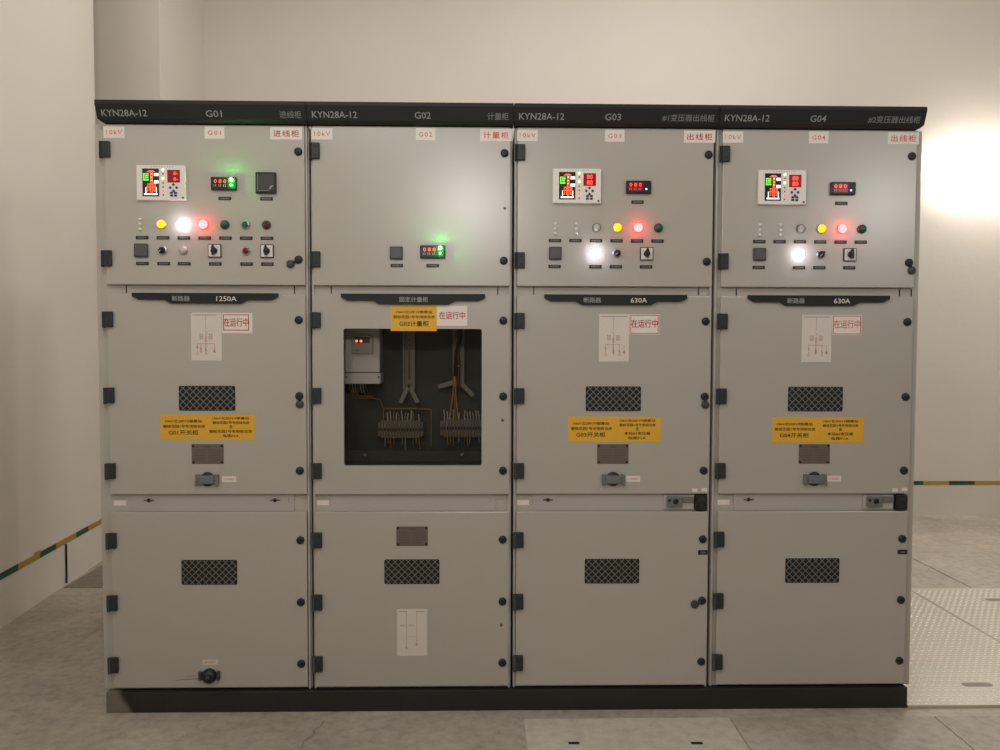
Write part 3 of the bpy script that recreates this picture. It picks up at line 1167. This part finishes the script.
def metering(root):
    """what is seen through the window of the second cabinet"""
    MB().box(.062, .745, .240, .2615, .93, 1.60).build('mounting_panel', 'panel_dark', root, label='dark mounting panel behind the window')
    ib = MB()
    ib.box(.062, .745, .05, .239, .955, .985, 0)
    ib.box(.062, .745, .15, .160, .985, 1.03, 0)
    ib.build('inner_sill', 'inner', root)
    for x in (.187, .590):
        MB().lathe(x, 1.0115, [(.003, .142), (.008, .146), (.009, .1505)], 14).build('bolt', 'silver', root)
    # electricity meter
    y = .13
    m = MB().box(.108, .252, y, .225, 1.356, 1.56, 0, .006)
    m.box(.108, .256, y - .008, .225, 1.309, 1.354, 0, .005)
    m = m.build('electricity_meter', 'meterbody', root, label='grey electricity meter with two red lights')
    MB().box(.137, .225, y - .007, y + .002, 1.432, 1.512, 0, .004).build('meter_window', 'paint', m)
    MB().box(.150, .212, y - .0085, y - .006, 1.478, 1.502).build('lcd', 'mid', m)
    for x in (.158, .176):
        MB().lathe(x, 1.486, [(.001, y - .0125), (.0042, y - .011), (.005, y - .008)], 12).build('signal_led', 'led_meter', m)
    for x in (.116, .248):
        MB().lathe(x, 1.338, [(.002, y - .0105), (.004, y - .0095), (.004, y - .007)], 10).build('screw', 'dkgrey', m)
    MB().text('计度器', .146, .166, 1.444, 1.452, y - .0075).build('lettering', 'mesh', m)
    # brackets with splayed feet
    for bx0, bx1, zb, legs in ((.339, .389, 1.283, (((.3645, 1.3045), (.329, 1.2250)), ((.3645, 1.3045), (.400, 1.2275)))),
                               (.5485, .5966, 1.296, (((.553, 1.313), (.4875, 1.294)), ((.588, 1.3045), (.636, 1.256))))):
        b = MB()
        b.box(bx0, bx0 + .006, .205, .240, zb, 1.60); b.box(bx1 - .006, bx1, .205, .240, zb, 1.60)
        b.box(bx0, bx1, .226, .240, zb, 1.60)
        for k in range(6):
            b.lathe((bx0 + bx1) / 2, 1.47 + k * .022, [(.003, .2255), (.0035, .227)], 8, 1)
        for a, c in legs:
            dx, dz = c[0] - a[0], c[1] - a[1]
            l = math.hypot(dx, dz)
            nx, nz = -dz / l * .009, dx / l * .009
            b.prism([(a[0] - nx, a[1] - nz), (c[0] - nx, c[1] - nz), (c[0] + nx, c[1] + nz), (a[0] + nx, a[1] + nz)], .200, .216)
        o = b.build('wiring_bracket', ['bracket', 'hole'], root)
        cxm = (bx0 + bx1) / 2
        MB().box(cxm - .0035, cxm + .0035, .2235, .2262, 1.322, 1.445).build('slot', 'wire_red', o)
    # terminal blocks
    for x0, x1, z0, z1, n in ((.233, .4255, 1.0757, 1.1505, 16), (.496, .690, 1.080, 1.157, 16)):
        b = MB().box(x0, x1, .222, .240, z0 + .01, z1 - .01, 0)
        w = (x1 - x0) / n
        for k in range(n):
            b.box(x0 + k * w + .0008, x0 + (k + 1) * w - .0008, .200, .224, z0 + (.008 if k in (0, n - 1) else 0), z1 - (.008 if k in (0, n - 1) else 0), 0, .002, 1)
            b.box(x0 + k * w + .003, x0 + (k + 1) * w - .003, .1985, .201, (z0 + z1) / 2 - .006, (z0 + z1) / 2 + .006, 1)
        o = b.build('terminal_block', ['terminal', 'hole'], root)
        s = random.Random(int(x0 * 100))
        for k in range(1, n - 1):
            x = x0 + (k + .5) * w
            if s.random() < .8:
                MB().tube([(x, .206, z1 - .004), (x + s.uniform(-.002, .002), .204, z1 + .012), (x + s.uniform(-.004, .004), .210, z1 + s.uniform(.022, .045))], .0021, 6).build('wire', s.choice(['wire_white', 'wire_tan', 'wire_white']), o)
            if s.random() < .8:
                MB().tube([(x, .206, z0 + .004), (x + s.uniform(-.002, .002), .204, z0 - .015), (x + s.uniform(-.004, .004), .210, z0 - s.uniform(.02, .055))], .0021, 6).build('wire', s.choice(['wire_white', 'wire_tan', 'wire_yel']), o)
    def wire(pts, mat, r=.0024):
        P = []
        for a, b in zip(pts, pts[1:]):
            for k in range(4):
                P.append(tuple(a[j] + (b[j] - a[j]) * k / 4 for j in range(3)))
        P.append(pts[-1])
        MB().tube(P, r, 6).build('wire', mat, root)
    yy = .215
    for k in range(7):
        x = .122 + k * .011
        MB().tube([(x, .16, 1.312), (x, .175, 1.285), (x + .002, .20, 1.272 - .004 * (k % 3))], .0028, 6).build('wire', ['wire_tan', 'wire_white', 'wire_white'][k % 3], root)
    wire([(.125, yy, 1.295), (.127, yy, 1.250), (.16, yy, 1.244), (.207, yy, 1.246), (.240, yy, 1.238), (.2555, yy, 1.200), (.256, yy, 1.15)], 'wire_tan')
    wire([(.134, yy, 1.295), (.136, yy, 1.256), (.17, yy, 1.252), (.21, yy, 1.252)], 'wire_tan')
    wire([(.2555, yy, 1.199), (.35, yy, 1.200), (.4565, yy, 1.1985), (.4575, yy, 1.12), (.4565, yy, 1.033)], 'wire_tan')
    wire([(.2555, yy, 1.203), (.35, yy, 1.205), (.44, yy, 1.203)], 'wire_red')
    wire([(.558, .20, 1.50), (.562, .19, 1.44), (.556, .195, 1.32), (.548, yy, 1.25), (.534, yy, 1.155)], 'wire_yel')
    wire([(.566, .20, 1.50), (.562, .19, 1.42), (.560, .195, 1.32), (.562, yy, 1.25), (.572, yy, 1.155)], 'wire_yel')
    wire([(.556, .20, 1.46), (.553, .19, 1.40), (.550, .195, 1.32), (.556, yy, 1.24), (.558, yy, 1.155)], 'wire_tan')
    wire([(.574, .20, 1.60), (.572, .185, 1.47), (.576, .185, 1.38), (.572, .195, 1.30), (.565, yy, 1.28)], 'wire_red', .006)
    wire([(.580, .20, 1.60), (.578, .185, 1.50), (.566, .185, 1.44), (.560, .188, 1.34)], 'hole', .009)
    wire([(.568, .19, 1.44), (.566, .182, 1.415)], 'wire_white', .005)
    wire([(.575, .19, 1.40), (.575, .182, 1.38)], 'wire_white', .005)


for i in range(4):
    cabinet(i)


# ------------------------------------------------------------------ light
def area(name, loc, target, size, power, col=(1, .93, .84), sy=None):
    l = bpy.data.lights.new(name, 'AREA')
    l.energy = power
    l.color = col
    l.shape = 'RECTANGLE'
    l.size = size
    l.size_y = sy or size
    o = bpy.data.objects.new(name, l)
    COL.objects.link(o)
    o.location = loc
    d = Vector(target) - Vector(loc)
    o.rotation_euler = d.to_track_quat('-Z', 'Y').to_euler()
    return o


def bulb(name, loc, power, radius, col=(1, .97, .925)):
    l = bpy.data.lights.new(name, 'POINT')
    l.energy = power
    l.color = col
    l.shadow_soft_size = radius
    o = bpy.data.objects.new(name, l)
    COL.objects.link(o)
    o.location = loc


WARM = (1, .97, .925)
for x, y, p in ((-.9, -2.2, 62), (1.6, -1.8, 27)):
    bulb('ceiling_bulb', (x, y, 3.5), p, .16)
area('ceiling_light_rear', (0.2, 1.7, 4.85), (0.2, 1.7, 0), 4.4, 40, WARM, sy=.5)
bulb('fill_bulb_rear', (1.7, 1.3, 4.35), 62, .25)  # added fill that brightens the corner column, no known fixture
bulb('fill_bulb_side', (5.3, 1.0, 2.7), 62, .2)  # unseen fill added to lift the right back wall and tread plates
bulb('hanging_light_centre', (-.23, -2.8, 2.48), 50, .11)
bulb('hanging_light_right', (2.85, -2.8, 2.50), 40, .12)

w = bpy.data.worlds.new('world')
scene.world = w
w.use_nodes = True
w.node_tree.nodes['Background'].inputs['Color'].default_value = (1, .95, .89, 1)
w.node_tree.nodes['Background'].inputs['Strength'].default_value = 0.015

# ------------------------------------------------------------------ camera
yaw, pitch, roll = .01996, .04064, .00273
fw = Vector((math.sin(yaw) * math.cos(pitch), math.cos(yaw) * math.cos(pitch), -math.sin(pitch)))
rt = Vector((math.cos(yaw), -math.sin(yaw), 0))
up = rt.cross(fw)
r2 = rt * math.cos(roll) + up * math.sin(roll)
u2 = -rt * math.sin(roll) + up * math.cos(roll)
cd = bpy.data.cameras.new('camera')
cd.sensor_width = 36.0
cd.lens = 800 / 1000 * 36.0
co = bpy.data.objects.new('camera', cd)
COL.objects.link(co)
co.matrix_world = Matrix(((r2.x, u2.x, -fw.x, -.114), (r2.y, u2.y, -fw.y, -3.1736), (r2.z, u2.z, -fw.z, 1.4817), (0, 0, 0, 1)))
scene.camera = co

scene.view_settings.view_transform = 'Standard'
scene.view_settings.look = 'None'
scene.view_settings.exposure = 0.0
scene.cycles.use_denoising = True
scene.cycles.max_bounces = 8
scene.cycles.sample_clamp_indirect = 4.0
